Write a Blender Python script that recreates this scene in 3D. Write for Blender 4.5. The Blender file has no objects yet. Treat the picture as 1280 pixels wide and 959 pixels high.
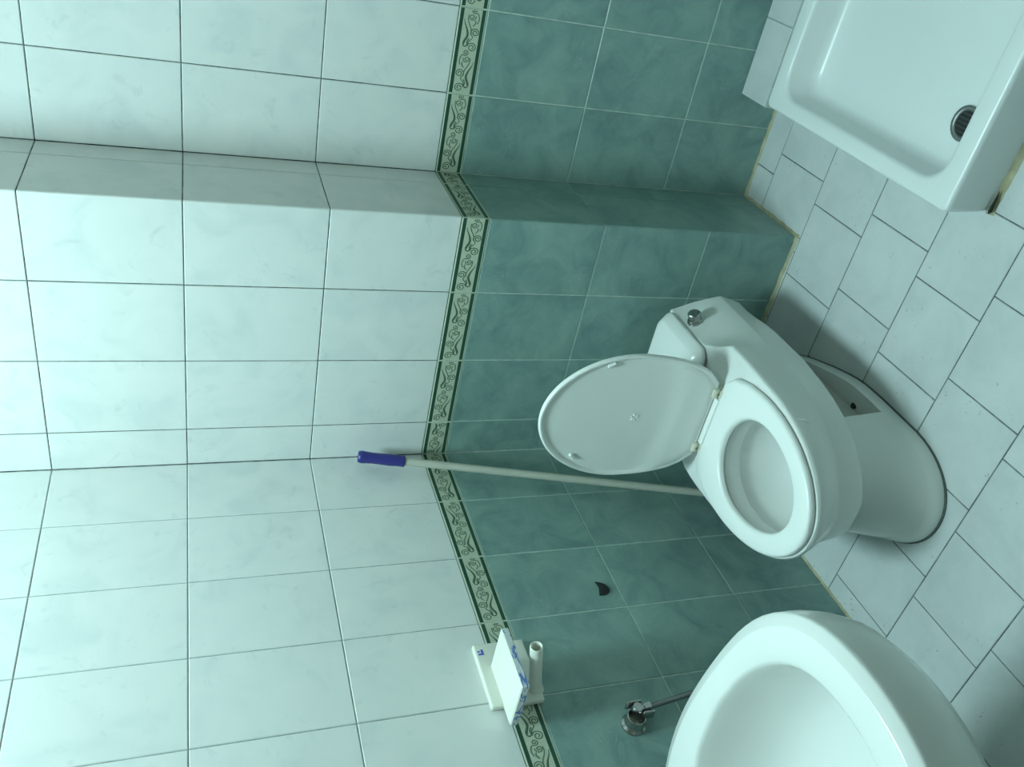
import bpy, bmesh, math, random
import numpy as np
from mathutils import Vector, Matrix

random.seed(7)
SC = bpy.context.scene
COL = SC.collection

# ------------------------------------------------------------------ camera
cam_d = bpy.data.cameras.new('camera')
cam = bpy.data.objects.new('camera', cam_d)
COL.objects.link(cam)
RIGHT = Vector((0.821397, 0.570224, -0.012312))     # as held upright
DOWN = Vector((0.191406, -0.295923, -0.935838))
FWD = Vector((-0.537281, 0.766338, -0.352214))
# the phone was turned a quarter: floor lies towards the right edge of the frame
m = Matrix((DOWN, RIGHT, -FWD)).transposed().to_4x4()
m.translation = (1.46783, -1.75866, 1.53996)
cam.matrix_world = m
cam_d.sensor_fit = 'HORIZONTAL'
cam_d.sensor_width = 36.0
cam_d.lens = 36.0 * 1057.24 / 1280.0
cam_d.clip_start = 0.02
SC.camera = cam

# ------------------------------------------------------------------ world, exposure
w = bpy.data.worlds.new('world')
SC.world = w
w.use_nodes = True
w.node_tree.nodes['Background'].inputs[0].default_value = (0.5, 0.6, 0.6, 1)
w.node_tree.nodes['Background'].inputs[1].default_value = 0.15
vs = SC.view_settings
vs.view_transform = 'Standard'
vs.look = 'None'
vs.gamma = 1.0
vs.use_curve_mapping = False
vs.exposure = 1.2
LAMP_POS = (0.64, -0.86, 3.20)
LAMP_COL = (0.65, 0.985, 1.0)
LAMP_STRENGTH = 33.5

# ------------------------------------------------------------------ measures (metres)
XA, D = 0.709, 0.2785            # pier edge, depth of the recess behind it
CEIL = 3.20
XR, YF = 2.30, -3.20             # right wall, wall behind the camera
ZROWS = [(0.0, 0.2783, 'g'), (0.2783, 0.5803, 'g'), (0.5803, 0.8822, 'g'), (0.8822, 0.9515, 'b'),
         (0.9515, 1.2542, 'w'), (1.2542, 1.5570, 'w'), (1.5570, 1.8598, 'w'), (1.8598, 2.1626, 'w'), (2.1626, 2.4654, 'w'), (2.4654, 2.7682, 'w'), (2.7682, CEIL, 'p')]
TILE_T = 0.004

# ------------------------------------------------------------------ material helpers
def new_mat(name):
    mt = bpy.data.materials.new(name)
    mt.use_nodes = True
    nt = mt.node_tree
    return mt, nt, nt.nodes['Principled BSDF']

def plain(name, col, rough=0.4, metal=0.0, spec=0.5, coat=0.0, bump=0.0, bscale=60.0, vary=0.0):
    mt, nt, b = new_mat(name)
    b.inputs['Base Color'].default_value = (*col, 1)
    b.inputs['Roughness'].default_value = rough
    b.inputs['Metallic'].default_value = metal
    b.inputs['Specular IOR Level'].default_value = spec
    b.inputs['Coat Weight'].default_value = coat
    b.inputs['Coat Roughness'].default_value = 0.08
    tc = nt.nodes.new('ShaderNodeTexCoord')
    nz = nt.nodes.new('ShaderNodeTexNoise')
    nz.inputs['Scale'].default_value = bscale
    nz.inputs['Detail'].default_value = 3
    nt.links.new(tc.outputs['Object'], nz.inputs['Vector'])
    if vary > 0:
        mx = nt.nodes.new('ShaderNodeMixRGB')
        mx.inputs[1].default_value = (*[c * (1 - vary) for c in col], 1)
        mx.inputs[2].default_value = (*[min(1, c * (1 + vary)) for c in col], 1)
        nt.links.new(nz.outputs['Fac'], mx.inputs[0])
        nt.links.new(mx.outputs[0], b.inputs['Base Color'])
    if bump > 0:
        bp = nt.nodes.new('ShaderNodeBump')
        bp.inputs['Strength'].default_value = bump
        bp.inputs['Distance'].default_value = 0.001
        nt.links.new(nz.outputs['Fac'], bp.inputs['Height'])
        nt.links.new(bp.outputs[0], b.inputs['Normal'])
    return mt

def node_ramp(nt, stops):
    r = nt.nodes.new('ShaderNodeValToRGB')
    el = r.color_ramp.elements
    while len(el) > 1:
        el.remove(el[-1])
    el[0].position = stops[0][0]; el[0].color = (*stops[0][1], 1)
    for pos, c in stops[1:]:
        e = el.new(pos); e.color = (*c, 1)
    return r

def tile_coords(nt, by_object=True):
    """object coordinates shifted per tile so that no two tiles carry the same cloud"""
    tc = nt.nodes.new('ShaderNodeTexCoord')
    if not by_object:
        return tc.outputs['Object']
    oi = nt.nodes.new('ShaderNodeObjectInfo')
    ml = nt.nodes.new('ShaderNodeMath'); ml.operation = 'MULTIPLY'
    ml.inputs[1].default_value = 37.0
    nt.links.new(oi.outputs['Random'], ml.inputs[0])
    cb = nt.nodes.new('ShaderNodeCombineXYZ')
    for i in range(3):
        nt.links.new(ml.outputs[0], cb.inputs[i])
    ad = nt.nodes.new('ShaderNodeVectorMath'); ad.operation = 'ADD'
    nt.links.new(tc.outputs['Object'], ad.inputs[0])
    nt.links.new(cb.outputs[0], ad.inputs[1])
    return ad.outputs[0]

def noise(nt, vec, scale, detail=4, rough=0.55, dist=0.0):
    n = nt.nodes.new('ShaderNodeTexNoise')
    n.inputs['Scale'].default_value = scale
    n.inputs['Detail'].default_value = detail
    n.inputs['Roughness'].default_value = rough
    n.inputs['Distortion'].default_value = dist
    nt.links.new(vec, n.inputs['Vector'])
    return n.outputs['Fac']

def mixc(nt, fac, a, b, mode='MIX'):
    m_ = nt.nodes.new('ShaderNodeMixRGB'); m_.blend_type = mode
    for i, v in ((0, fac), (1, a), (2, b)):
        if isinstance(v, (int, float)):
            m_.inputs[i].default_value = v
        elif isinstance(v, tuple):
            m_.inputs[i].default_value = (*v, 1)
        else:
            nt.links.new(v, m_.inputs[i])
    return m_.outputs[0]

def white_tile_mat():
    mt, nt, b = new_mat('white_marbled_tile')
    v = tile_coords(nt)
    r1 = node_ramp(nt, [(0.30, (0.735, 0.765, 0.76)), (0.47, (0.80, 0.815, 0.80)), (0.7, (0.835, 0.84, 0.82))])
    nt.links.new(noise(nt, v, 9, 3, 0.5, 0.6), r1.inputs[0])
    r2 = node_ramp(nt, [(0.60, (1, 1, 1)), (0.74, (0.88, 0.90, 0.91))])
    nt.links.new(noise(nt, v, 17, 4, 0.6, 1.2), r2.inputs[0])
    nt.links.new(mixc(nt, 1.0, r1.outputs[0], r2.outputs[0], 'MULTIPLY'), b.inputs['Base Color'])
    b.inputs['Roughness'].default_value = 0.32
    b.inputs['Specular IOR Level'].default_value = 0.4
    return mt

def green_tile_mat():
    mt, nt, b = new_mat('green_marbled_tile')
    v = tile_coords(nt)
    r1 = node_ramp(nt, [(0.28, (0.175, 0.285, 0.272)), (0.5, (0.235, 0.365, 0.338)), (0.72, (0.30, 0.44, 0.395))])
    nt.links.new(noise(nt, v, 10, 4, 0.6, 0.8), r1.inputs[0])
    # thin paler veins
    n2 = noise(nt, v, 13, 5, 0.62, 1.6)
    sb = nt.nodes.new('ShaderNodeMath'); sb.operation = 'SUBTRACT'; sb.inputs[1].default_value = 0.52
    nt.links.new(n2, sb.inputs[0])
    ab = nt.nodes.new('ShaderNodeMath'); ab.operation = 'ABSOLUTE'
    nt.links.new(sb.outputs[0], ab.inputs[0])
    r2 = node_ramp(nt, [(0.0, (1, 1, 1)), (0.012, (0, 0, 0))])
    nt.links.new(ab.outputs[0], r2.inputs[0])
    mk = node_ramp(nt, [(0.48, (0, 0, 0)), (0.62, (0.5, 0.5, 0.5))])
    nt.links.new(noise(nt, v, 14, 2), mk.inputs[0])
    fac = mixc(nt, 1.0, r2.outputs[0], mk.outputs[0], 'MULTIPLY')
    nt.links.new(mixc(nt, fac, r1.outputs[0], (0.40, 0.51, 0.46)), b.inputs['Base Color'])
    b.inputs['Roughness'].default_value = 0.34
    b.inputs['Specular IOR Level'].default_value = 0.35
    return mt

def floor_tile_mat():
    mt, nt, b = new_mat('grey_white_floor_tile')
    v = tile_coords(nt)
    r1 = node_ramp(nt, [(0.3, (0.54, 0.57, 0.575)), (0.5, (0.60, 0.625, 0.625)), (0.72, (0.65, 0.67, 0.66))])
    nt.links.new(noise(nt, v, 8, 4, 0.6, 0.5), r1.inputs[0])
    # dark flecks and scuffs
    mk = node_ramp(nt, [(0.56, (0, 0, 0)), (0.66, (1, 1, 1))])
    nt.links.new(noise(nt, v, 9, 2), mk.inputs[0])
    sp = node_ramp(nt, [(0.63, (0, 0, 0)), (0.70, (0.75, 0.75, 0.75))])
    nt.links.new(noise(nt, v, 95, 3, 0.6), sp.inputs[0])
    fac = mixc(nt, 1.0, mk.outputs[0], sp.outputs[0], 'MULTIPLY')
    nt.links.new(mixc(nt, fac, r1.outputs[0], (0.28, 0.31, 0.32)), b.inputs['Base Color'])
    b.inputs['Roughness'].default_value = 0.45
    b.inputs['Specular IOR Level'].default_value = 0.35
    return mt

def grout_mat(name, ca, cb_, scale=30):
    mt, nt, b = new_mat(name)
    v = tile_coords(nt, False)
    r = node_ramp(nt, [(0.42, ca), (0.58, cb_)])
    nt.links.new(noise(nt, v, scale, 3, 0.6), r.inputs[0])
    nt.links.new(r.outputs[0], b.inputs['Base Color'])
    b.inputs['Roughness'].default_value = 0.9
    b.inputs['Specular IOR Level'].default_value = 0.1
    return mt

M = {}
M['wtile'] = white_tile_mat()
M['gtile'] = green_tile_mat()
M['ftile'] = floor_tile_mat()
M['grout_dark'] = grout_mat('dark_grout', (0.045, 0.06, 0.055), (0.16, 0.19, 0.18))
M['grout_grey'] = grout_mat('grey_grout', (0.30, 0.35, 0.34), (0.42, 0.48, 0.46))
M['grout_pale'] = grout_mat('pale_grout', (0.46, 0.56, 0.50), (0.58, 0.68, 0.61))
M['grout_floor'] = grout_mat('floor_grout', (0.07, 0.085, 0.08), (0.16, 0.19, 0.18))
M['band'] = plain('border_cream', (0.54, 0.59, 0.46), 0.4, vary=0.10, bscale=90)
M['stripe'] = plain('border_green_stripe', (0.018, 0.075, 0.045), 0.35, vary=0.15, bscale=80)
M['scroll'] = plain('border_scroll', (0.075, 0.135, 0.085), 0.5, vary=0.3, bscale=160)
M['plaster'] = plain('painted_plaster', (0.78, 0.80, 0.78), 0.8, vary=0.03, bscale=5)
M['porcelain'] = plain('white_porcelain', (0.79, 0.80, 0.78), 0.2, spec=0.5, vary=0.015, bscale=6)
M['seat'] = plain('white_seat_plastic', (0.90, 0.91, 0.89), 0.28, spec=0.45, vary=0.01, bscale=8)
M['cream'] = plain('cream_plastic', (0.68, 0.66, 0.53), 0.45, vary=0.08, bscale=60)
M['chrome'] = plain('worn_chrome', (0.42, 0.42, 0.40), 0.24, metal=1.0, bump=0.15, bscale=120)
M['hose'] = plain('braided_hose', (0.26, 0.27, 0.27), 0.4, metal=0.8, bump=0.6, bscale=400)
M['dark_metal'] = plain('tarnished_metal', (0.09, 0.09, 0.085), 0.45, metal=0.6, vary=0.2)
M['dark'] = plain('dark_hole', (0.012, 0.016, 0.016), 0.6, vary=0.2)
M['tray'] = plain('tray_enamel', (0.80, 0.82, 0.82), 0.28, spec=0.45, vary=0.025, bscale=7)
M['silicone'] = plain('yellowed_sealant', (0.47, 0.43, 0.28), 0.6, vary=0.45, bscale=38, bump=0.6)
M['grime'] = plain('grimy_joint', (0.10, 0.12, 0.11), 0.8, vary=0.4, bscale=50)
M['mould'] = plain('black_mould', (0.02, 0.025, 0.02), 0.9, vary=0.4, bscale=90)
M['pole'] = plain('grey_painted_pole', (0.52, 0.52, 0.45), 0.38, vary=0.06, bscale=30)
M['blue'] = plain('blue_plastic', (0.035, 0.035, 0.22), 0.34, vary=0.05, bscale=40)
M['cotton'] = plain('grey_mop_cotton', (0.42, 0.41, 0.37), 0.95, vary=0.25, bscale=120)
M['holder'] = plain('glazed_holder', (0.80, 0.80, 0.72), 0.22, vary=0.02, bscale=12)
M['paint'] = plain('beige_paint', (0.34, 0.28, 0.21), 0.7, vary=0.05, bscale=6)
M['wood'] = plain('brown_wood', (0.16, 0.085, 0.04), 0.5, vary=0.25, bscale=14)
M['label_blue'] = plain('blue_print', (0.10, 0.14, 0.62), 0.5, vary=0.1, bscale=300)

def lamp_mat():
    mt, nt, b = new_mat('lamp_opal')
    b.inputs['Base Color'].default_value = (0.9, 0.9, 0.9, 1)
    b.inputs['Emission Color'].default_value = (*LAMP_COL, 1)
    b.inputs['Emission Strength'].default_value = LAMP_STRENGTH
    return mt
M['lamp'] = lamp_mat()

def cover_edge_mat():
    """white glaze with a hand-painted blue flourish along the edge"""
    mt, nt, b = new_mat('blue_painted_edge')
    v = tile_coords(nt, False)
    mp = nt.nodes.new('ShaderNodeMapping')
    mp.inputs['Scale'].default_value = (0.6, 0.38, 1.5)
    nt.links.new(v, mp.inputs['Vector'])
    r = node_ramp(nt, [(0.455, (0.76, 0.79, 0.80)), (0.485, (0.13, 0.22, 0.60)), (0.525, (0.16, 0.26, 0.62)), (0.56, (0.76, 0.79, 0.80))])
    nt.links.new(noise(nt, mp.outputs[0], 34, 2, 0.5, 0.8), r.inputs[0])
    nt.links.new(r.outputs[0], b.inputs['Base Color'])
    b.inputs['Roughness'].default_value = 0.25
    return mt
M['cover_edge'] = cover_edge_mat()

# ------------------------------------------------------------------ object helpers
def world_loc(o):
    v = Vector((0, 0, 0))
    while o is not None:
        v += o.location
        o = o.parent
    return v

def link(name, mesh, parent=None, loc=(0, 0, 0)):
    o = bpy.data.objects.new(name, mesh)
    o.location = loc
    if parent is not None:
        o.parent = parent
    COL.objects.link(o)
    return o

def finish(bm, mats, smooth=True, angle=38):
    bmesh.ops.remove_doubles(bm, verts=bm.verts, dist=1e-6)
    bmesh.ops.recalc_face_normals(bm, faces=bm.faces)
    lim = math.radians(angle)
    for f in bm.faces:
        f.smooth = smooth
    if smooth:
        for e in bm.edges:
            if len(e.link_faces) == 2 and e.calc_face_angle(0) > lim:
                e.smooth = False
    me = bpy.data.meshes.new('mesh')
    bm.to_mesh(me); bm.free()
    for mm in (mats if isinstance(mats, (list, tuple)) else [mats]):
        me.materials.append(mm)
    return me

def obj(name, bm, mats, parent=None, smooth=True, angle=38):
    """geometry comes in world coordinates"""
    if parent is not None:
        off = world_loc(parent)
        bmesh.ops.translate(bm, verts=bm.verts, vec=-off)
    me = finish(bm, mats, smooth, angle)
    me.name = name
    return link(name, me, parent)

def thing(name, label, cat, loc, group=None):
    o = bpy.data.objects.new(name, None)
    o.empty_display_size = 0.05
    o.location = loc
    COL.objects.link(o)
    o['label'] = label; o['category'] = cat
    if group: o['group'] = group
    return o

def tag(o, label, cat, group=None):
    o['label'] = label; o['category'] = cat
    if group: o['group'] = group
    return o

def struct(name, bm, mats, label=None, smooth=False):
    o = obj(name, bm, mats, None, smooth)
    o['kind'] = 'structure'
    if label: o['label'] = label
    return o

def box(bm, lo, hi, mi=0):
    vs_ = [bm.verts.new((x, y, z)) for z in (lo[2], hi[2]) for y in (lo[1], hi[1]) for x in (lo[0], hi[0])]
    fs = []
    for q in ((0, 2, 3, 1), (4, 5, 7, 6), (0, 1, 5, 4), (2, 6, 7, 3), (0, 4, 6, 2), (1, 3, 7, 5)):
        f = bm.faces.new([vs_[i] for i in q]); f.material_index = mi; fs.append(f)
    return fs

def bevel_box(bm, lo, hi, r=0.003, seg=2, mi=0):
    b2 = bmesh.new()
    box(b2, lo, hi)
    bmesh.ops.bevel(b2, geom=b2.edges[:], offset=r, segments=seg, profile=0.6, affect='EDGES')
    for f in b2.faces: f.material_index = mi
    me = bpy.data.meshes.new('t'); b2.to_mesh(me); b2.free()
    bm.from_mesh(me); bpy.data.meshes.remove(me)

def loft(bm, rings, cap0=False, cap1=False, mi=0, closed=True):
    R = [[bm.verts.new(p) for p in r] for r in rings]
    n = len(R[0])
    for a, b in zip(R[:-1], R[1:]):
        for i in range(n if closed else n - 1):
            j = (i + 1) % n
            f = bm.faces.new((a[i], a[j], b[j], b[i])); f.material_index = mi
    if cap0:
        f = bm.faces.new(list(reversed(R[0]))); f.material_index = mi
    if cap1:
        f = bm.faces.new(R[-1]); f.material_index = mi
    return R

def frame_for(d):
    d = Vector(d).normalized()
    a = Vector((0, 0, 1)) if abs(d.z) < 0.9 else Vector((1, 0, 0))
    u = d.cross(a).normalized(); v = d.cross(u).normalized()
    return d, u, v

def lathe(bm, origin, axis, prof, n=24, cap0=True, cap1=True, mi=0):
    """prof: list of (distance along axis, radius)"""
    d, u, v = frame_for(axis)
    o = Vector(origin)
    rings = [[o + d * t + (u * math.cos(2 * math.pi * i / n) + v * math.sin(2 * math.pi * i / n)) * r for i in range(n)] for t, r in prof]
    return loft(bm, rings, cap0, cap1, mi)

def tube(bm, pts, r, n=12, mi=0):
    pts = [Vector(p) for p in pts]
    rings = []
    u = None
    for i, p in enumerate(pts):
        d = (pts[min(i + 1, len(pts) - 1)] - pts[max(i - 1, 0)]).normalized()
        if u is None:
            _, u, _v = frame_for(d)
        u = (u - d * u.dot(d)).normalized()
        v = d.cross(u)
        rr = r[i] if isinstance(r, (list, tuple)) else r
        rings.append([p + (u * math.cos(2 * math.pi * k / n) + v * math.sin(2 * math.pi * k / n)) * rr for k in range(n)])
    loft(bm, rings, True, True, mi)

def spline(pts, m_=8):
    P = [Vector(p) for p in pts]
    P = [P[0] * 2 - P[1]] + P + [P[-1] * 2 - P[-2]]
    out = []
    for i in range(1, len(P) - 2):
        for k in range(m_):
            t = k / m_
            out.append(0.5 * ((2 * P[i]) + (P[i + 1] - P[i - 1]) * t + (2 * P[i - 1] - 5 * P[i] + 4 * P[i + 1] - P[i + 2]) * t * t
                              + (3 * P[i] - P[i - 1] - 3 * P[i + 1] + P[i + 2]) * t ** 3))
    out.append(P[-2])
    return out

# ================================================================== STRUCTURE
# --- tiles: thin plates with softly chamfered rims, meshes shared between alike pieces
_mesh_cache = {}
def plate_mesh(key, w_, h_, mats, ch=0.0012, stripes=None):
    """plate in its own xy plane, face towards +z, origin at the middle of the face"""
    k = (key, round(w_, 4), round(h_, 4))
    if k in _mesh_cache: return _mesh_cache[k]
    bm = bmesh.new()
    a, b = w_ / 2, h_ / 2
    lo = [(-a, -b, -TILE_T), (a, -b, -TILE_T), (a, b, -TILE_T), (-a, b, -TILE_T)]
    md = [(-a, -b, -ch), (a, -b, -ch), (a, b, -ch), (-a, b, -ch)]
    a2, b2 = a - ch, b - ch
    hi = [(-a2, -b2, 0), (a2, -b2, 0), (a2, b2, 0), (-a2, b2, 0)]
    L = [[bm.verts.new(p) for p in r] for r in (lo, md, hi)]
    for r0, r1 in ((L[0], L[1]), (L[1], L[2])):
        for i in range(4):
            j = (i + 1) % 4
            bm.faces.new((r0[i], r0[j], r1[j], r1[i]))
    if stripes is None:
        bm.faces.new(L[2])
    else:
        ys = [-b2] + stripes[0] + [b2]
        cols = []
        for i, y in enumerate(ys):
            if i == 0: cols.append((L[2][0], L[2][1]))
            elif i == len(ys) - 1: cols.append((L[2][3], L[2][2]))
            else: cols.append((bm.verts.new((-a2, y, 0)), bm.verts.new((a2, y, 0))))
        for i in range(len(ys) - 1):
            f = bm.faces.new((cols[i][0], cols[i][1], cols[i + 1][1], cols[i + 1][0]))
            f.material_index = stripes[1][i]
    bm.normal_update()
    me = bpy.data.meshes.new(key); bm.to_mesh(me); bm.free()
    for mm in mats: me.materials.append(mm)
    _mesh_cache[k] = me
    return me

def scroll_mesh(w_):
    """relief scrollwork of one border piece: two flipped units of spirals, stems and leaves"""
    k = ('scroll', round(w_, 4))
    if k in _mesh_cache: return _mesh_cache[k]
    bm = bmesh.new()
    def ribbon(pts, wd):
        n = len(pts)
        rows = []
        for i, p in enumerate(pts):
            d = (pts[min(i + 1, n - 1)] - pts[max(i - 1, 0)])
            d = d.normalized() if d.length > 0 else Vector((1, 0, 0))
            nn = Vector((-d.y, d.x, 0))
            ww = wd[i] if isinstance(wd, list) else wd
            rows.append((p + nn * ww, p + Vector((0, 0, 0.0007)), p - nn * ww))
        if any(abs(p.x) > w_ / 2 - 0.002 for p in pts):
            rows = [r for r in rows if max(abs(q.x) for q in r) < w_ / 2 - 0.002]
        if len(rows) < 2: return
        R = [[bm.verts.new(q) for q in r] for r in rows]
        for a, b in zip(R[:-1], R[1:]):
            for i in range(2):
                bm.faces.new((a[i], a[i + 1], b[i + 1], b[i]))
    def spiral(cx, cy, r, a0, turns, fl, wd=0.0007):
        N = int(14 * turns)
        return [Vector((cx + r * (1 - 0.80 * i / N) * math.cos(a0 + 2 * math.pi * turns * i / N),
                        fl * (cy + r * (1 - 0.80 * i / N) * math.sin(a0 + 2 * math.pi * turns * i / N)), 0)) for i in range(N + 1)]
    for x0, fl in ((-0.1, 1), (-0.004, -1)):
        def C(*pts): return spline([Vector((x0 + a, fl * b, 0)) for a, b in pts], 6)
        ribbon(spiral(x0 + 0.016, 0.0075, 0.0108, -1.2, 1.7, fl), 0.0011)
        ribbon(spiral(x0 + 0.052, 0.0105, 0.0088, 2.6, -1.6, fl) if False else spiral(x0 + 0.050, 0.0105, 0.0102, -2.2, 1.7, fl), 0.0011)
        ribbon(spiral(x0 + 0.084, -0.0005, 0.0080, 1.2, 1.5, fl), 0.0010)
        ribbon(C((0.018, -0.002), (0.028, -0.001), (0.038, 0.006), (0.046, 0.002)), 0.0010)
        ribbon(C((0.046, 0.002), (0.058, 0.000), (0.070, -0.006), (0.080, -0.009), (0.088, -0.008)), 0.0010)
        lf = C((0.020, -0.0125), (0.028, -0.0110), (0.042, -0.0055), (0.056, -0.0085), (0.070, -0.0150), (0.079, -0.0165))
        n = len(lf)
        ribbon(lf, [0.0005 + 0.0021 * math.sin(math.pi * min(1, (1 - i / (n - 1)) ** 1.7)) + (0.0006 if i < n * 0.2 else 0) for i in range(n)])
        ribbon(C((0.020, -0.0125), (0.017, -0.0075), (0.021, -0.0035), (0.028, -0.0042), (0.036, -0.0010)), 0.0014)
        ribbon(spiral(x0 + 0.099, 0.0035, 0.0072, 2.4, 1.5, fl), 0.0010)
        ribbon(C((0.070, 0.0125), (0.080, 0.0150), (0.090, 0.0125), (0.094, 0.0085)), 0.0010)
        ribbon(C((0.064, 0.0035), (0.071, 0.0085), (0.077, 0.0070)), 0.0011)
    for v in bm.verts: v.co.y *= 1.12
    bmesh.ops.recalc_face_normals(bm, faces=bm.faces)
    for f in bm.faces:
        if f.normal.z < 0: f.normal_flip()
    me = bpy.data.meshes.new('scroll_relief'); bm.to_mesh(me); bm.free()
    me.materials.append(M['scroll'])
    _mesh_cache[k] = me
    return me

def place_plate(name, mesh, parent, origin, ex, ey, jit=0.0):
    """ex along the plate's width, ey its height; plate face looks along ex x ey"""
    ez = Vector(ex).cross(Vector(ey))
    mt = Matrix((Vector(ex), Vector(ey), ez)).transposed().to_4x4()
    o = link(name, mesh, parent)
    mt.translation = Vector(origin) + ez * random.uniform(-jit, jit)
    o.matrix_local = mt
    return o

UP = Vector((0, 0, 1))
def tile_wall(parent, origin, ex, edges, gap_w=0.0022, gap_g=0.0030, rows=ZROWS):
    """edges: joint positions along ex from origin"""
    ex = Vector(ex); origin = Vector(origin)
    for a, b in zip(edges[:-1], edges[1:]):
        for z0, z1, kind in rows:
            g = gap_g if kind == 'g' else gap_w
            wd, ht = (b - a) - g, (z1 - z0) - (g if kind != 'b' else 0.0016)
            c = origin + ex * ((a + b) / 2) + UP * ((z0 + z1) / 2)
            if kind == 'p':
                continue
            if kind == 'w':
                place_plate('white_tile', plate_mesh('white_tile', wd, ht, [M['wtile']]), parent, c, ex, UP, 0.0003)
            elif kind == 'g':
                place_plate('green_tile', plate_mesh('green_tile', wd, ht, [M['gtile']]), parent, c, ex, UP, 0.0003)
            else:
                hb = ht / 2 - 0.0012
                st = ([-hb + 0.0020, -hb + 0.0105, hb - 0.0105, hb - 0.0020], [0, 1, 0, 1, 0])
                o = place_plate('border_tile', plate_mesh('border_tile', wd, ht, [M['band'], M['stripe']], stripes=st), parent, c, ex, UP, 0.0002)
                if wd > 0.03:
                    s = link('scroll_relief', scroll_mesh(wd), o)
                    s.location = (0, 0, 0.00005)

def wall_slab(name, boxes, grout, label):
    bm = bmesh.new()
    for lo, hi in boxes:
        zs = [-0.1, 0.883, 0.9505, 2.7682, CEIL]
        for i in range(4):
            box(bm, (lo[0], lo[1], zs[i]), (hi[0], hi[1], zs[i + 1]), [1, 1, 0, 2][i])
    bmesh.ops.remove_doubles(bm, verts=bm.verts, dist=1e-5)
    # drop the inner faces shared by two stacked blocks
    seen = {}
    for f in bm.faces:
        seen.setdefault(tuple(sorted(v.index for v in f.verts)), []).append(f)
    bm.verts.index_update()
    dup = [f for f in bm.faces if abs(f.normal.z) > 0.9 and -0.05 < f.calc_center_median().z < CEIL - 0.05]
    bmesh.ops.delete(bm, geom=dup, context='FACES_ONLY')
    bmesh.ops.recalc_face_normals(bm, faces=bm.faces)
    me = bpy.data.meshes.new(name); bm.to_mesh(me); bm.free()
    me.materials.append(grout); me.materials.append(M['grout_pale']); me.materials.append(M['plaster'])
    o = link(name, me)
    o['kind'] = 'structure'; o['label'] = label
    return o

G = 0.0016   # grout lies this far behind the tile faces
wl = wall_slab('wall_left', [((-0.15, YF - 0.1, 0), (-G, G, 0))], M['grout_grey'], 'white and green tiled wall with scrolled border behind the wash basin')
wb = wall_slab('wall_back', [((-0.15, G, 0), (XA - G, 0.60, 0))], M['grout_dark'], 'white and green tiled pier behind the toilet')
wr = wall_slab('wall_recess', [((XA - G, D + G, 0), (XR + 0.1, 0.60, 0))], M['grout_dark'], 'white and green tiled wall set back beside the shower tray')

# wall_left looks along +x; its tiles run from the corner towards the camera
le = [0.0, 0.197] + [0.197 + 0.2 * i for i in range(1, 12)]
le = [e for e in le if e < 2.3]
tile_wall(wl, (0, 0, 0), (0, 1, 0), [-e for e in reversed(le)], gap_w=0.0024)
# pier front looks along -y
tile_wall(wb, (0, 0, 0), (1, 0, 0), [0.0, 0.110, 0.310, 0.510, XA])
# pier side looks along +x
tile_wall(wb, (XA, 0, 0), (0, 1, 0), [0.0, 0.200, D], rows=[(0.0, 0.5803, 'g')] + ZROWS[2:])
# recessed wall
be = [XA, XA + 0.2015] + [XA + 0.2015 + 0.2 * i for i in range(1, 7)] + [XR]
tile_wall(wr, (0, D, 0), (1, 0, 0), be)

# walls behind the camera and the ceiling
for nm, lo, hi, lb in (('wall_right', (XR, YF - 0.1), (XR + 0.12, D + 0.3), 'beige painted wall with green dado on the shower side'),
                       ('wall_front', (-0.15, YF - 0.12), (XR + 0.12, YF), 'beige painted wall with green dado and door, facing the toilet')):
    bm = bmesh.new()
    box(bm, (*lo, -0.1), (*hi, 0.9515), 1)
    box(bm, (*lo, 0.9515), (*hi, CEIL), 0)
    struct(nm, bm, [M['paint'], M['gtile']], lb)
bm = bmesh.new()
bevel_box(bm, (0.55, YF, 0.0), (1.40, YF + 0.035, 2.05), 0.004, 1)
for z0, z1 in ((0.15, 0.95), (1.10, 1.92)):
    for x0, x1 in ((0.64, 0.94), (1.01, 1.31)):
        bevel_box(bm, (x0, YF + 0.036, z0), (x1, YF + 0.044, z1), 0.006, 1)
struct('door_1', bm, [M['wood']], 'brown panelled wooden door')
bm = bmesh.new(); box(bm, (-0.2, YF - 0.15, CEIL), (XR + 0.15, 0.65, CEIL + 0.12))
struct('ceiling', bm, [M['plaster']], 'white plaster ceiling')

# --- floor
bm = bmesh.new(); box(bm, (-0.15, YF - 0.1, -0.12), (XR + 0.1, 0.6, -0.0014))
fl = struct('floor', bm, [M['grout_floor']], 'floor of grey white square tiles laid in running bond')
PY = 0.2022
ylines = [-0.012 + PY * k for k in range(-12, 3)]
for k in range(-15, 2):
    y0, y1 = -0.012 + PY * k, -0.012 + PY * (k + 1)
    y0c, y1c = max(y0, YF), min(y1, D)
    if y1c - y0c < 0.01: continue
    ph = 0.0575 if k % 2 == 0 else 0.200
    xs = [ph + 0.2035 * i for i in range(-3, 11)]
    for x0, x1 in zip(xs[:-1], xs[1:]):
        x0c, x1c = max(x0, 0.0), min(x1, XR)
        segs = [(x0c, x1c, y0c, y1c)]
        out = []
        for (a, b, c, d) in segs:
            # keep clear of the pier
            if d > 0.0 and a < XA:
                if b <= XA:
                    d = min(d, 0.0)
                else:
                    out.append((XA, b, c, d))
                    if c < 0: out.append((a, XA, c, 0.0))
                    continue
            out.append((a, b, c, d))
        for (a, b, c, d) in out:
            if b - a < 0.008 or d - c < 0.008: continue
            wd, ht = b - a - 0.0024, d - c - 0.0024
            place_plate('floor_tile', plate_mesh('floor_tile', wd, ht, [M['ftile']]), fl, ((a + b) / 2, (c + d) / 2, 0), (1, 0, 0), (0, 1, 0), 0.0002)

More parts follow.
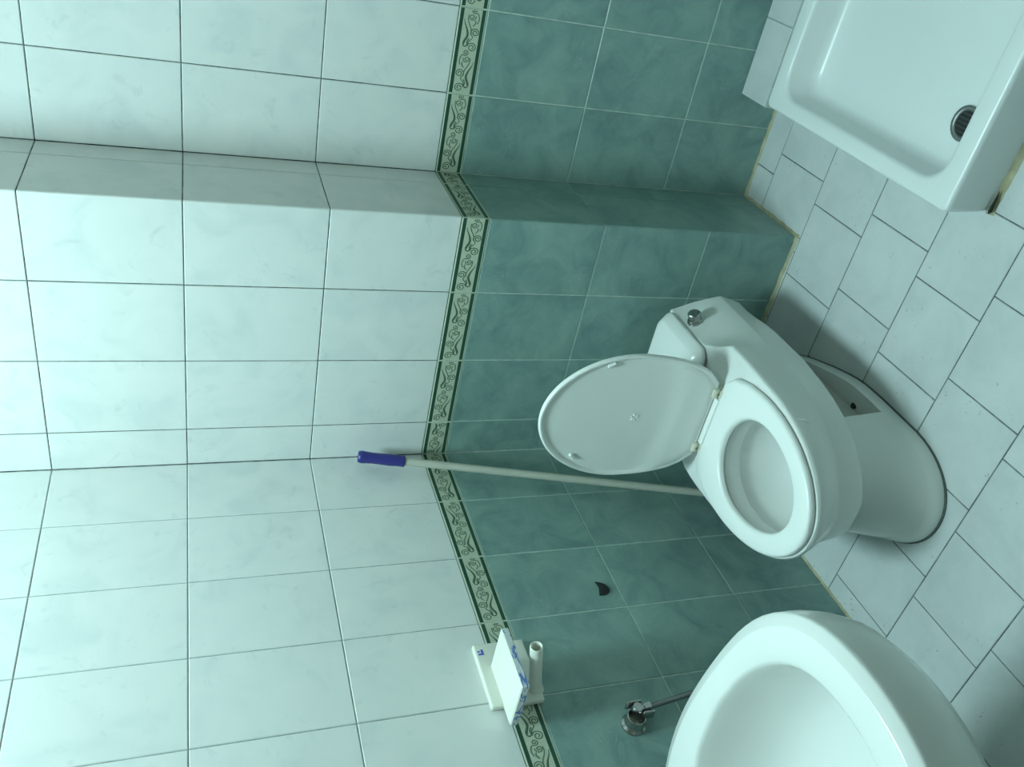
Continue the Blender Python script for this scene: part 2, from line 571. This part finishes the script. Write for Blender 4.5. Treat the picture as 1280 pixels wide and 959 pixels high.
def bead(name, a, b, r, nrm, parent, mat='silicone', jitter=0.25):
    """irregular triangular bead of sealant lying in the angle between floor and wall"""
    a, b, nrm = Vector(a), Vector(b), Vector(nrm)
    n = max(4, int((b - a).length / 0.012))
    rings = []
    for i in range(n + 1):
        p = a.lerp(b, i / n)
        q = r * (1 + random.uniform(-jitter, jitter)); h = r * (1 + random.uniform(-jitter, jitter))
        rings.append([p, p + nrm * q, p + nrm * q * 0.45 + UP * h * 0.5, p + UP * h])
    bm = bmesh.new(); loft(bm, rings, True, True)
    return obj(name, bm, M[mat], parent, True, 60)

bead('sealant_bead', (0.0, 0, 0), (XA + 0.004, 0, 0), 0.007, (0, -1, 0), fl)
bead('sealant_bead', (XA, -0.004, 0), (XA, D, 0), 0.007, (1, 0, 0), fl)
bead('sealant_bead', (XA, D, 0), (1.0, D, 0), 0.006, (0, -1, 0), fl)
bead('sealant_bead', (0, -0.95, 0), (0, 0, 0), 0.005, (1, 0, 0), fl)

# --- raised ledge between the shower tray and the recessed wall
TZ = 0.13
TX0, TX1, TY0, TY1 = 1.003, 1.745, -0.525, 0.155
bm = bmesh.new(); box(bm, (TX0 - 0.004, TY1 + 0.001, 0.0), (TX1, D, TZ - 0.003))
led = struct('trim_1', bm, [M['grout_pale']], 'raised tiled ledge between shower tray and wall')
for a, b in ((TX0 - 0.006, 1.197), (1.197, 1.40), (1.40, 1.60), (1.60, TX1)):
    place_plate('ledge_tile', plate_mesh('ledge_tile', b - a - 0.0026, D - TY1 - 0.004, [M['ftile']]), led, ((a + b) / 2, (D + TY1) / 2, TZ + 0.001), (1, 0, 0), (0, 1, 0))
place_plate('ledge_tile', plate_mesh('ledge_side', D - TY1 - 0.006, TZ - 0.005, [M['ftile']]), led, (TX0 - 0.006, (D + TY1) / 2, TZ / 2 - 0.001), (0, -1, 0), (0, 0, 1))
# ================================================================== LAMP
lamp = thing('ceiling_lamp', 'round opal ceiling lamp above the toilet and basin', 'lamp', LAMP_POS)
lx, ly, lz = LAMP_POS
bm = bmesh.new(); lathe(bm, (lx, ly, lz), (0, 0, -1), [(0.0, 0.27), (0.030, 0.27), (0.036, 0.264)], 32)
obj('lamp_base', bm, M['seat'], lamp)
bm = bmesh.new(); lathe(bm, (lx, ly, lz - 0.0355), (0, 0, -1), [(0.0, 0.255), (0.004, 0.250)], 32)
obj('lamp_shade', bm, M['lamp'], lamp)

# ================================================================== SHOWER TRAY
tray = thing('shower_tray', 'square white shower tray with rounded basin and corner drain', 'shower tray', (1.37, -0.185, 0.0))
def rrect(x0, x1, y0, y1, r, z, n=8):
    pts = []
    for cx, cy, a0 in ((x1 - r, y0 + r, -90), (x1 - r, y1 - r, 0), (x0 + r, y1 - r, 90), (x0 + r, y0 + r, 180)):
        for i in range(n + 1):
            a = math.radians(a0 + 90 * i / n)
            pts.append(Vector((cx + r * math.cos(a), cy + r * math.sin(a), z(cx, cy) if callable(z) else z)))
    return pts
IX0, IX1, IY0, IY1 = 1.043, 1.70, -0.476, 0.112
bm = bmesh.new()
rings = [rrect(TX0 + 0.006, TX1, TY0 + 0.012, TY1, 0.010, 0.0),
         rrect(TX0 + 0.003, TX1, TY0 + 0.006, TY1, 0.012, 0.05),
         rrect(TX0, TX1, TY0, TY1, 0.014, TZ - 0.012),
         rrect(TX0 + 0.001, TX1 - 0.001, TY0 + 0.001, TY1 - 0.001, 0.014, TZ - 0.005),
         rrect(TX0 + 0.004, TX1 - 0.003, TY0 + 0.004, TY1 - 0.003, 0.014, TZ - 0.001),
         rrect(TX0 + 0.010, TX1 - 0.008, TY0 + 0.010, TY1 - 0.008, 0.014, TZ),
         rrect(IX0 - 0.006, IX1 + 0.006, IY0 - 0.006, IY1 + 0.006, 0.060, TZ - 0.0005),
         rrect(IX0, IX1, IY0, IY1, 0.058, TZ - 0.003),
         rrect(IX0 + 0.004, IX1 - 0.004, IY0 + 0.004, IY1 - 0.004, 0.055, TZ - 0.010),
         rrect(IX0 + 0.012, IX1 - 0.012, IY0 + 0.014, IY1 - 0.016, 0.054, 0.078),
         rrect(IX0 + 0.020, IX1 - 0.020, IY0 + 0.024, IY1 - 0.028, 0.054, 0.060),
         rrect(IX0 + 0.034, IX1 - 0.034, IY0 + 0.040, IY1 - 0.046, 0.052, 0.053),
         rrect(IX0 + 0.08, IX1 - 0.08, IY0 + 0.085, IY1 - 0.10, 0.04, 0.051)]
loft(bm, rings, True, True)
obj('tray_body', bm, M['tray'], tray, True, 50)
DR = Vector((1.152, -0.402, 0.052))
bm = bmesh.new()
lathe(bm, DR, (0, 0, 1), [(0.0, 0.036), (0.003, 0.0365), (0.0048, 0.033), (0.0042, 0.027), (0.0018, 0.0255)], 28, False, False)
dr = obj('drain', bm, M['hose'], tray, True, 60)
bm = bmesh.new(); lathe(bm, DR + Vector((0, 0, -0.0004)), (0, 0, 1), [(0.0, 0.026), (0.0016, 0.026)], 24)
obj('drain_hole', bm, M['dark'], dr)
bm = bmesh.new()
for i in range(-2, 3):
    hl = math.sqrt(0.025 ** 2 - (i * 0.009) ** 2)
    box(bm, (DR.x + i * 0.009 - 0.0012, DR.y - hl, DR.z + 0.0012), (DR.x + i * 0.009 + 0.0012, DR.y + hl, DR.z + 0.0028))
obj('drain_grate', bm, M['dark_metal'], dr, False)
bead('sealant_bead', (TX0 + 0.004, TY0 + 0.011, 0), (TX1, TY0 + 0.011, 0), 0.011, (0, -1, 0), tray, jitter=0.18)
bm = bmesh.new()
tube(bm, [(1.009, TY0 + 0.0045, 0.0115), (1.016, TY0 + 0.003, 0.0125), (1.026, TY0 + 0.003, 0.0125), (1.044, TY0 + 0.004, 0.012), (1.058, TY0 + 0.005, 0.012)], [0.001, 0.004, 0.0035, 0.002, 0.0006], 8)
obj('mould_streak', bm, M['mould'], tray)

# ================================================================== TOILET
XC = 0.382
toilet = thing('toilet', 'low white one-piece toilet with its lid raised, standing in the tiled corner', 'toilet', (XC, -0.45, 0.0))

def itp(x, tab):
    xs = [t[0] for t in tab]; ys = [t[1] for t in tab]
    if xs[0] > xs[-1]:
        xs = xs[::-1]; ys = ys[::-1]
    return float(np.interp(x, xs, ys))

def side_ring(yb, yt, hw, zf, ns=30, nb=5, y_add=()):
    """closed ring seen from above: back edge, right side, tip, left side.  hw(y) half width, zf(y) height"""
    ys = sorted([yb + (yt - yb) * (1 - (1 - i / ns) ** 2) for i in range(ns + 1)], reverse=True)
    right = [(hw(y) if y > yt + 1e-6 else 0.0, y) for y in ys]
    pts = []
    h0 = right[0][0]
    for i in range(nb):
        pts.append((h0 * i / nb, yb))
    pts += right
    left = [(-a, b) for a, b in reversed(right[:-1])]
    pts += left
    for i in range(nb - 1, 0, -1):
        pts.append((-h0 * i / nb, yb))
    return [Vector((XC + a, b, zf(b))) for a, b in pts]

def egg(tab, y0, h0, yt, p=2.0):
    """half width from a table behind y0, an ellipse from y0 to the tip yt"""
    def f(y):
        if y >= y0: return itp(y, tab)
        t = min(1.0, (y - y0) / (yt - y0))
        return h0 * max(0.0, 1 - t ** p) ** (1 / p)
    return f

YB = -0.075
top_tab = [(0, .137), (-.24, .139), (-.275, .147), (-.305, .170), (-.335, .189), (-.40, .190), (-.50, .186)]
topz = [(0, .372), (-.265, .370), (-.295, .360), (-.33, .353), (-.36, .355), (-.80, .354)]
mid_tab = [(0, .163), (-.24, .166), (-.30, .181), (-.34, .190), (-.50, .184)]
midz = [(0, .312), (-.25, .312), (-.34, .303), (-.8, .318)]
cre_tab = [(0, .190), (-.30, .191), (-.40, .187), (-.45, .183)]
crez = [(0, .250), (-.45, .250), (-.60, .262), (-.80, .280)]
low_tab = [(0, .172), (-.16, .176), (-.24, .184), (-.40, .190), (-.45, .187)]
lowz = [(0, .165), (-.13, .182), (-.19, .178), (-.24, .172), (-.40, .180), (-.50, .190), (-.80, .203)]
def off(f, d): return lambda y: max(0.0, f(y) - d)
fz = lambda tab, d=0.0: (lambda y: itp(y, tab) + d)
hT = egg(top_tab, -.50, .186, -.792)
hM = egg(mid_tab, -.50, .184, -.780)
hC = egg(cre_tab, -.45, .183, -.760)
hL = egg(low_tab, -.45, .187, -.747)
hole = lambda sc: egg([(-.44, 0.0), (-.447, .045 * sc), (-.46, .075 * sc), (-.485, .100 * sc), (-.52, .115 * sc), (-.56, .118 * sc)], -.56, .118 * sc, -.735)

def hole_ring(yb, yt, hmax, z, ns=30, nb=5):
    y0 = yb + (yt - yb) * 0.42
    f = lambda y: hmax * math.sqrt(max(0, 1 - ((y - y0) / ((yb if y > y0 else yt) - y0)) ** 2))
    # matched to the counting of side_ring: walk the angle evenly
    n = 2 * (ns + nb)
    pts = []
    for i in range(n):
        a = 2 * math.pi * i / n
        c, s = math.cos(a), math.sin(a)
        yy = y0 + (yb - y0) * c if c >= 0 else y0 + (yt - y0) * (-c)
        pts.append(Vector((XC + hmax * s, yy, z)))
    return pts

bm = bmesh.new()
rings = [
    side_ring(YB - .06, -.680, off(hL, .075), fz(lowz, .004)),
    side_ring(YB - .03, -.710, off(hL, .035), fz(lowz, -.002)),
    side_ring(YB - .024, -.737, off(hL, .009), fz(lowz, 0.0)),
    side_ring(YB - .022, -.745, off(hL, .002), fz(lowz, .006)),
    side_ring(YB - .022, -.747, hL, fz(lowz, .013)),
    side_ring(YB - .022, -.759, hC, fz(crez, -.004)),
    side_ring(YB - .021, -.760, off(hC, .0003), fz(crez, .002)),
    side_ring(YB - .014, -.770, lambda y: (hC(y) + hM(y)) / 2, lambda y: (itp(y, crez) + itp(y, midz)) / 2),
    side_ring(YB - .008, -.780, hM, fz(midz)),
    side_ring(YB, -.792, hT, fz(topz, -.010)),
    side_ring(YB, -.7915, off(hT, .0012), fz(topz, -.004)),
    side_ring(YB - .002, -.789, off(hT, .004), fz(topz, -.0008)),
    side_ring(YB - .005, -.784, off(hT, .009), fz(topz, 0.0)),
]
h0 = hole_ring(-.445, -.738, .121, .353)
out = rings[-1]
rings.append([a.lerp(b, .35) for a, b in zip(out, h0)])
rings.append([a.lerp(b, .7) for a, b in zip(out, h0)])
rings += [hole_ring(-.441, -.742, .125, .3535), hole_ring(-.446, -.737, .120, .349), hole_ring(-.448, -.735, .118, .318), hole_ring(-.446, -.737, .121, .308),
          hole_ring(-.438, -.742, .127, .303), hole_ring(-.440, -.738, .124, .275), hole_ring(-.446, -.722, .115, .245), hole_ring(-.456, -.695, .099, .218), hole_ring(-.468, -.66, .080, .197),
          hole_ring(-.480, -.62, .054, .180), hole_ring(-.495, -.585, .028, .170)]
loft(bm, rings, False, True)
body = obj('bowl_body', bm, M['porcelain'], toilet, True, 42)

# pedestal with the hollow on each flank where the floor bolts sit
ped_tab = [(-.15, .050), (-.20, .072), (-.23, .085), (-.30, .108), (-.36, .125), (-.42, .138), (-.50, .140), (-.60, .138)]
def ped_full(k, yt):
    f = egg([(a, b * k) for a, b in ped_tab], -.60, .138 * k, yt, 2.1)
    return f
YW = -.532
def ped_ring(k, yt, z, ind=None, yb=-.15, d=0.0, zi=None):
    f = ped_full(k, yt)
    ys = [yb + (YW + .004 - yb) * i / 12 for i in range(13)] + [YW] + [YW - .004]
    ns = 16
    ys += [YW - .004 + (yt - YW + .004) * (1 - (1 - i / ns) ** 2) for i in range(1, ns + 1)]
    R = []
    for y in ys:
        h = max(0.0, f(y) - d) if y > yt + 1e-6 else 0.0
        zz = z
        if ind is not None and y > YW - .002:
            t = max(0.0, min(1.0, (y - YW) / (yb - YW)))
            h = min(h, ind + 0.012 * (1 - t)); zz = zi if zi is not None else z
        R.append((h, y, zz))
    h0_ = R[0][0]
    pts = [(h0_ * i / 3, yb, R[0][2]) for i in range(3)] + R + [(-a, b, c) for a, b, c in reversed(R[:-1])] + [(-h0_ * i / 3, yb, R[0][2]) for i in (2, 1)]
    return [Vector((XC + a, b, c)) for a, b, c in pts]
bm = bmesh.new()
rings = [ped_ring(1.0, -.782, 0.0), ped_ring(1.0, -.782, .012), ped_ring(.985, -.777, .026), ped_ring(.97, -.772, .034),
         ped_ring(.965, -.771, .036, None, d=.010 if False else .0),
         ped_ring(.955, -.768, .040, .062, zi=.014), ped_ring(.94, -.762, .060, .052, zi=.05), ped_ring(.90, -.745, .11, .050, zi=.11), ped_ring(.86, -.725, .16, .050, zi=.140), ped_ring(.84, -.710, .20, .050, zi=.158)]
loft(bm, rings, True, False)
ped = obj('pedestal', bm, M['porcelain'], toilet, True, 40)
bm = bmesh.new()
R0 = ped_ring(1.018, -.786, 0.0, yb=-.148)
loft(bm, [R0, [p + Vector((0, 0, .003)) for p in R0], [p + Vector((0, 0, .005)) for p in ped_ring(1.0, -.782, 0.0)]])
obj('floor_joint', bm, M['grime'], ped, True, 60)
for s in (1, -1):
    bm = bmesh.new()
    lathe(bm, (XC + s * .082, -.442, .0165), (s * 0.35, 0, 1), [(0, .0085), (.004, .0085), (.006, .006)], 14)
    obj('bolt_hole', bm, M['dark'], ped)

# tank lid
bm = bmesh.new()
def tl(d, z, r=.030, fr=0.0):
    return rrect(XC - .138 + d, XC + .138 - d, -.287 + d + fr, -.074 - d * 0.4, r, z, 6)
loft(bm, [tl(.006, .371), tl(.001, .372), tl(0, .375), tl(0, .379), tl(.002, .383), tl(.019, .398, .026), tl(.023, .4005, .024), tl(.034, .402, .022)], True, True)
obj('tank_lid', bm, M['porcelain'], toilet, True, 40)

# flush button on the sloping flank of the cistern
bn = Vector((0.917, 0, 0.40)).normalized()
bc = Vector((0.531, -.157, .345))
bm = bmesh.new()
lathe(bm, bc - bn * .010, bn, [(0, .019), (.012, .019), (.015, .018), (.017, .0145), (.027, .0135), (.028, .0165), (.035, .0165), (.0375, .0145), (.0365, .0125)], 28)
obj('flush_button', bm, M['chrome'], toilet, True, 35)

# seat ring
def seat_outer(d, z, yt=-.787):
    h = egg([(-.380, .110), (-.384, .124), (-.391, .136), (-.405, .144), (-.43, .153), (-.46, .162), (-.50, .168), (-.53, .170)], -.53, .170, yt)
    return side_ring(-.380 - d * .5, yt + d, lambda y: max(0.0, h(y) - d), lambda y: z)
def seat_hole(d, z):
    return hole_ring(-.452 + d, -.728 - d, .1155 + d, z)
bm = bmesh.new()
rings = [seat_hole(.003, .3565), seat_outer(.008, .3565), seat_outer(.001, .3575), seat_outer(0, .359), seat_outer(.0005, .365), seat_outer(.004, .3695), seat_outer(.010, .3715)]
a, b = seat_outer(.010, .3715), seat_hole(.010, .3715)
rings += [[p.lerp(q, .5) for p, q in zip(a, b)], b, seat_hole(.004, .370), seat_hole(0.0, .365), seat_hole(0.0, .358), seat_hole(.003, .3565)]
loft(bm, rings)
seat = obj('seat', bm, M['seat'], toilet, True, 45)
for (sx, sy) in ((.11, -.46), (-.11, -.46), (.12, -.66), (-.12, -.66)):
    pass
bm = bmesh.new()
bevel_box(bm, (XC - .068, -.390, .357), (XC + .068, -.357, .3765), .003, 2)
obj('seat_tab', bm, M['seat'], seat)

# lid, raised: its inside looks at the viewer
LO = Vector((XC, -.366, .378))
es = Vector((0, .072, 1)).normalized(); en = Vector((0, -1, .072)).normalized()
lid_tab = [(0, .108), (.004, .116), (.02, .130), (.05, .148), (.09, .162), (.14, .171), (.20, .1755)]
def lid_ring(d, n_):
    h = egg(lid_tab, .20, .1755, .424)
    # reuse egg (it expects decreasing y): build by hand
    def hw(s):
        if s <= .20: return itp(s, lid_tab)
        return .1755 * math.sqrt(max(0, 1 - ((s - .20) / .224) ** 2))
    ns, nb = 30, 6
    S = [d + (.424 - 2 * d) * (1 - (1 - i / ns) ** 2) for i in range(ns + 1)]
    def hd(s, k):
        s0 = (s - d) / (.424 - 2 * d) * .424
        return max(0.0, hw(s0) - d) if k < ns else 0.0
    right = [(hd(s, i), s) for i, s in enumerate(S)]
    h0_ = right[0][0]
    pts = [(h0_ * i / nb, S[0]) for i in range(nb)] + right + [(-a, b) for a, b in reversed(right[:-1])] + [(-h0_ * i / nb, S[0]) for i in range(nb - 1, 0, -1)]
    res = []
    for a, s in pts:
        nn = n_(a, s) if callable(n_) else n_
        res.append(LO + Vector((1, 0, 0)) * a + es * s + en * nn)
    return res
def dish(a, s):
    # shallow hollow with a swelling towards the hinge
    t = max(0.0, min(1.0, (0.115 + 0.9 * (a / .17) ** 2 * .03 - s) / .045))
    t = t * t * (3 - 2 * t)
    return .0085 - .0052 * (1 - t) + .0015 * t
bm = bmesh.new()
rings = [lid_ring(.020, -.012), lid_ring(.004, -.007), lid_ring(.0, -.001), lid_ring(0.0, .006), lid_ring(.0015, .009), lid_ring(.004, .0095), lid_ring(.0075, .008), lid_ring(.010, dish)]
def lid_scaled(k):
    base = lid_ring(.010, 0.0)
    c0 = LO + es * .20
    res = []
    for q in base:
        v = (q - c0) * k
        a_, s_ = v.x, v.dot(es) + .20
        res.append(LO + Vector((1, 0, 0)) * a_ + es * s_ + en * dish(a_, s_))
    return res
for k in (.92, .84, .76, .68, .60, .50, .40, .28, .15, .05):
    rings.append(lid_scaled(k))
loft(bm, rings, True, True)
lid = obj('lid', bm, M['seat'], toilet, True, 50)
# emblem pressed into the lid, bumpers
bm = bmesh.new()
ec = LO + es * .188 + en * .0034
for i in range(6):
    a = math.pi * i / 3 + .3
    dv = Vector((1, 0, 0)) * math.cos(a) + es * math.sin(a)
    pv = en.cross(dv)
    c0, c1, c2 = ec + dv * .002, ec + dv * .0072, ec + dv * .013
    q = [c0, c1 + pv * .0028, c2, c1 - pv * .0028]
    vv = [bm.verts.new(p) for p in q] + [bm.verts.new(c1 + en * .0030)]
    for j in range(4):
        bm.faces.new((vv[j], vv[(j + 1) % 4], vv[4]))
obj('emblem', bm, M['seat'], lid, False)
for sx, ss in ((.146, .285), (-.118, .318)):
    bm = bmesh.new()
    c = LO + Vector((sx, 0, 0)) + es * ss + en * .006
    dv = (Vector((1, 0, 0)) * (-.75 if sx > 0 else .8) + es * .62).normalized() if False else (Vector((1, 0, 0)) * (-.45 if sx > 0 else .75) + es * .75).normalized()
    tube(bm, [c - dv * .010, c - dv * .008, c + dv * .008, c + dv * .010], [.0015, .0045, .0045, .0015], 10)
    obj('bumper', bm, M['seat'], lid)
for s in (1, -1):
    bm = bmesh.new()
    hx = XC + s * .081
    bevel_box(bm, (hx - .011, -.389, .349), (hx + .011, -.362, .374), .004, 2)
    lathe(bm, (hx - .0125, -.375, .381), (1, 0, 0), [(0, .007), (.001, .0085), (.024, .0085), (.025, .007)], 16)
    hg = obj('hinge', bm, M['cream'], toilet)
    bm = bmesh.new(); lathe(bm, (hx, -.3835, .381), (0, -.6, .8), [(0, .003), (.0005, .003)], 10)
    obj('hinge_pin', bm, M['chrome'], hg)
# white scratch mark on the flank, built as a raised pale rib
bm = bmesh.new()
tube(bm, [Vector((XC + hT(-.604) - .001, -.604, .344)), Vector((XC + hT(-.603) - .0010, -.603, .335)), Vector((XC + hM(-.606) + .0035, -.606, .325)), Vector((XC + hM(-.612) + .001, -.612, .312))], [.0010, .0022, .0022, .0008], 8)
obj('white_scratch', bm, M['seat'], body)

# ================================================================== WASH BASIN
SZ = 0.74
CYS = -1.29
basin = thing('wash_basin', 'large rounded white wash basin hung on the tiled wall', 'sink', (0.22, CYS, 0.0))
half = [(0.002, 0.0), (0.002, .10), (0.002, .185), (.012, .205), (.05, .228), (.101, .246), (.17, .261), (.233, .2655), (.311, .262), (.38, .254), (.439, .245), (.49, .234), (.528, .222),
        (.560, .206), (.583, .191), (.603, .174), (.620, .155), (.634, .136), (.645, .112), (.655, .082), (.662, .045), (.665, 0.0)]
CC = Vector((0.345, CYS, 0))
def polar_of(pts):
    a = []
    for x, dy in pts:
        v = Vector((x - CC.x, dy))
        a.append((math.atan2(v.y, v.x), v.length))
    a.sort()
    return [t for t, _ in a], [r for _, r in a]
OA, OR = polar_of(half)
inner_half = [(.115, 0.0), (.118, .07), (.135, .125), (.165, .160), (.20, .181), (.291, .194), (.389, .190), (.477, .168), (.531, .138), (.564, .106), (.582, .068), (.591, .02), (.592, 0.0)]
IA, IR = polar_of(inner_half)
NS = 72
def bring(kind, d=0.0, z=SZ, k=1.0, cx=None):
    A, R = (OA, OR) if kind == 'o' else (IA, IR)
    raw = []
    for i in range(NS):
        t = 2 * math.pi * i / NS
        tt = t if t <= math.pi else 2 * math.pi - t
        r = float(np.interp(tt, A, R)) * k
        raw.append(Vector((CC.x + r * math.cos(t), CC.y + r * math.sin(t), z)))
    # soften, then shrink along the normals
    for _ in range(2):
        raw = [(raw[i - 1] + raw[i] * 2 + raw[(i + 1) % NS]) / 4 for i in range(NS)]
    if d:
        res = []
        for i in range(NS):
            tg = (raw[(i + 1) % NS] - raw[i - 1]).normalized()
            nn = Vector((-tg.y, tg.x, 0))
            res.append(raw[i] + nn * d)
        raw = res
    for p_ in raw:
        p_.x = max(p_.x, 0.002)
        if cx is not None:
            p_.x += (cx - CC.x)
    return raw
bm = bmesh.new()
rings = [bring('o', .0, .46, .40, .24), bring('o', .0, .49, .50, .26), bring('o', .0, .53, .66, .29), bring('o', .0, .57, .80, .315), bring('o', .040, .600), bring('o', .016, .635), bring('o', .005, .668), bring('o', .0, .700),
         bring('o', 0.0, .722), bring('o', 0.0, .728), bring('o', .0012, .7300), bring('o', .003, .7322), bring('o', .0150, .7368), bring('o', .0175, .7392), bring('o', .0205, .7402),
         bring('i', -.022, .7400), bring('i', -.006, .7390), bring('i', -.001, .7365), bring('i', .002, .731), bring('i', .006, .715), bring('i', .011, .690), bring('i', .018, .660), bring('i', .029, .628), bring('i', .044, .602),
         bring('i', .064, .585), bring('i', .0, .572, .50), bring('i', 0.0, .566, .32), bring('i', 0.0, .564, .2), bring('i', 0.0, .562, .09)]
loft(bm, rings, True, True)
for v in bm.verts: v.co.x = max(v.co.x, 0.001)
bowl = obj('bowl', bm, M['porcelain'], basin, True, 50)
bm = bmesh.new(); lathe(bm, (CC.x, CC.y, .5615), (0, 0, 1), [(0, .024), (.002, .024), (.003, .019), (.0015, .016)], 20)
obj('plug_ring', bm, M['chrome'], bowl)
bm = bmesh.new()
def prr(x0, x1, hy, z): return rrect(x0, x1, CYS - hy, CYS + hy, min(.07, hy * .7), z, 6)
loft(bm, [prr(.001, .10, .05, .26), prr(.001, .13, .06, .30), prr(.001, .19, .075, .38), prr(.001, .28, .10, .46), prr(.001, .33, .11, .50)], True, True)
obj('half_pedestal', bm, M['porcelain'], basin, True, 40)

# ================================================================== MOP
mop_top = Vector((.036, -.042, 1.138)); mop_low = Vector((.0475, -.272, .2334))
ax = (mop_low - mop_top).normalized()
foot = mop_top + ax * ((mop_top.z - 0.012) / -ax.z)
mop = thing('mop', 'mop with grey pole and blue grip leaning in the corner beside the toilet', 'mop', (foot.x, foot.y, 0.0))
bm = bmesh.new()
lathe(bm, mop_top, ax, [(0, .0125), (.002, .0155), (.012, .0170), (.022, .0158), (.040, .0148), (.060, .0152), (.085, .0160), (.105, .0148), (.115, .0150), (.120, .0155), (.124, .0140)], 24)
grip = obj('grip', bm, M['blue'], mop, True, 50)
bm = bmesh.new(); lathe(bm, mop_top + ax * .118, ax, [(0, .0105), (.90, .0105)], 20)
obj('pole', bm, M['pole'], mop)
sk = mop_top + ax * .960
bm = bmesh.new(); lathe(bm, sk, ax, [(0, .013), (.004, .0145), (.05, .0165), (.10, .026), (.112, .027), (.120, .022)], 20)
obj('socket', bm, M['blue'], mop, True, 40)
bm = bmesh.new()
hc = sk + ax * .105
for i in range(34):
    a = 2 * math.pi * i / 34 + random.uniform(-.08, .08)
    rr = random.uniform(.030, .058)
    ox = .018 * math.cos(a); oy = .018 * math.sin(a)
    e = Vector((hc.x + ox * .8 + max(-.030, rr * math.cos(a)), hc.y + oy + rr * math.sin(a), .008))
    e.x = max(e.x, .012)
    p0 = hc + Vector((ox, oy, 0))
    pm = p0.lerp(e, .5) + Vector((.008 * math.cos(a), .008 * math.sin(a), .015))
    pm.x = max(pm.x, .012)
    tube(bm, spline([p0, pm, e], 4), .0045, 5)
st = obj('mop_strings', bm, M['cotton'], mop)
st['kind'] = 'stuff'

# ================================================================== PAPER HOLDER
hold = thing('paper_holder', 'white glazed paper holder with blue-edged cover fixed over the tile border', 'paper holder', (0.0, -.735, .93))
bm = bmesh.new()
bevel_box(bm, (0.0005, -.818, .872), (.016, -.662, .988), .005, 3)
bp = obj('back_plate', bm, M['holder'], hold)
bm = bmesh.new()
# small blue printed mark on the plate
for (a0, a1, b0, b1) in ((-.692, -.6875, .969, .981), (-.6875, -.678, .969, .974), (-.6845, -.681, .976, .982)):
    box(bm, (.0160, a0, b0), (.0163, a1, b1))
obj('printed_mark', bm, M['label_blue'], bp, False)
bm = bmesh.new()
ta = Vector((.012, -.788, .884)); tb = Vector((.150, -.786, .911)); td = (tb - ta).normalized(); L_ = (tb - ta).length
lathe(bm, ta, td, [(0, .0185), (.012, .0150), (.03, .0135), (L_ - .004, .0135), (L_ - .001, .0128), (L_, .0115), (L_ - .002, .0100), (L_ - .03, .0095)], 24, True, True)
arm = obj('roll_arm', bm, M['holder'], hold, True, 45)
bm = bmesh.new()
def cov(x0, x1, y0, y1, z, tilt=.0): return [Vector((x0, y0, z)), Vector((x1, y0, z + tilt)), Vector((x1, y1, z + tilt)), Vector((x0, y1, z))]
tlt = .0
R = [cov(.012, .128, -.858, -.722, .9445, tlt), cov(.010, .131, -.861, -.719, .9475, tlt), cov(.010, .131, -.861, -.719, .9600, tlt), cov(.0115, .1285, -.8585, -.7215, .9625, tlt)]
loft(bm, R[:1] + R[1:2] + R[2:3], True, False, 1)
loft(bm, R[2:], False, True, 0)
obj('cover', bm, [M['holder'], M['cover_edge']], hold, True, 30)
bm = bmesh.new()
bevel_box(bm, (.012, -.815, .944), (.022, -.730, .958), .003, 1)
obj('cover_hinge', bm, M['holder'], hold)

# ================================================================== ANGLE VALVE WITH HOSE
vy, vz = -.886, .703
valve = thing('angle_valve', 'chrome angle valve with flexible hose on green tiles beside the basin', 'valve', (0.0, vy, vz))
bm = bmesh.new()
lathe(bm, (0.0, vy - .012, vz - .002), (1, 0, 0), [(0, .026), (.004, .026), (.009, .021), (.028, .0195), (.0295, .0175), (.026, .0160), (.012, .0155)], 28)
obj('wall_flange', bm, M['chrome'], valve, True, 40)
bm = bmesh.new()
lathe(bm, (.004, vy + .004, vz - .010), (1, 0, 0), [(0, .012), (.030, .012), (.034, .010)], 20)
lathe(bm, (.022, vy + .004, vz - .004), (0, .12, -1), [(0, .0095), (.022, .0095), (.024, .012), (.040, .012), (.042, .0085)], 6)
vb = obj('valve_body', bm, M['chrome'], valve, True, 35)
bm = bmesh.new()
bevel_box(bm, (.010, vy + .018, vz - .028), (.034, vy + .024, vz + .006), .002, 1)
obj('tap_lever', bm, M['chrome'], valve)
bm = bmesh.new()
bevel_box(bm, (.014, vy - .012, vz - .046), (.036, vy - .006, vz - .018), .002, 1)
obj('tap_lever', bm, M['chrome'], valve)
bm = bmesh.new()
tube(bm, spline([(.022, vy + .009, vz - .040), (.022, vy + .017, vz - .10), (.020, vy + .030, vz - .20), (.020, vy + .040, vz - .36), (.020, vy + .040, vz - .50), (.010, vy + .040, vz - .545)], 10), .0062, 12)
obj('hose', bm, M['hose'], valve)
bm = bmesh.new()
lathe(bm, (0.0, vy + .040, vz - .550), (1, 0, 0), [(0, .022), (.004, .022), (.007, .014), (.026, .014)], 20)
obj('inlet_elbow', bm, M['chrome'], valve, True, 35)

# ================================================================== DARK CHIP ON THE TILES
bm = bmesh.new()
pts = [(-.5135, .6315), (-.5165, .622), (-.522, .611), (-.532, .6035), (-.542, .6020), (-.5505, .6065), (-.556, .6155), (-.5575, .626), (-.5565, .6360), (-.548, .6325), (-.5405, .6300), (-.532, .6275), (-.523, .6290)]
loft(bm, [[Vector((0.0004, a, b)) for a, b in pts], [Vector((0.0016, a, b)) for a, b in pts],
          [Vector((0.0026, -.5355 + (a + .5355) * .86, .619 + (b - .619) * .86)) for a, b in pts]], True, True)
chip = obj('dark_shard', bm, M['dark'], None, True, 40)
tag(chip, 'small dark crescent-shaped shard stuck on the green wall tiles', 'shard')
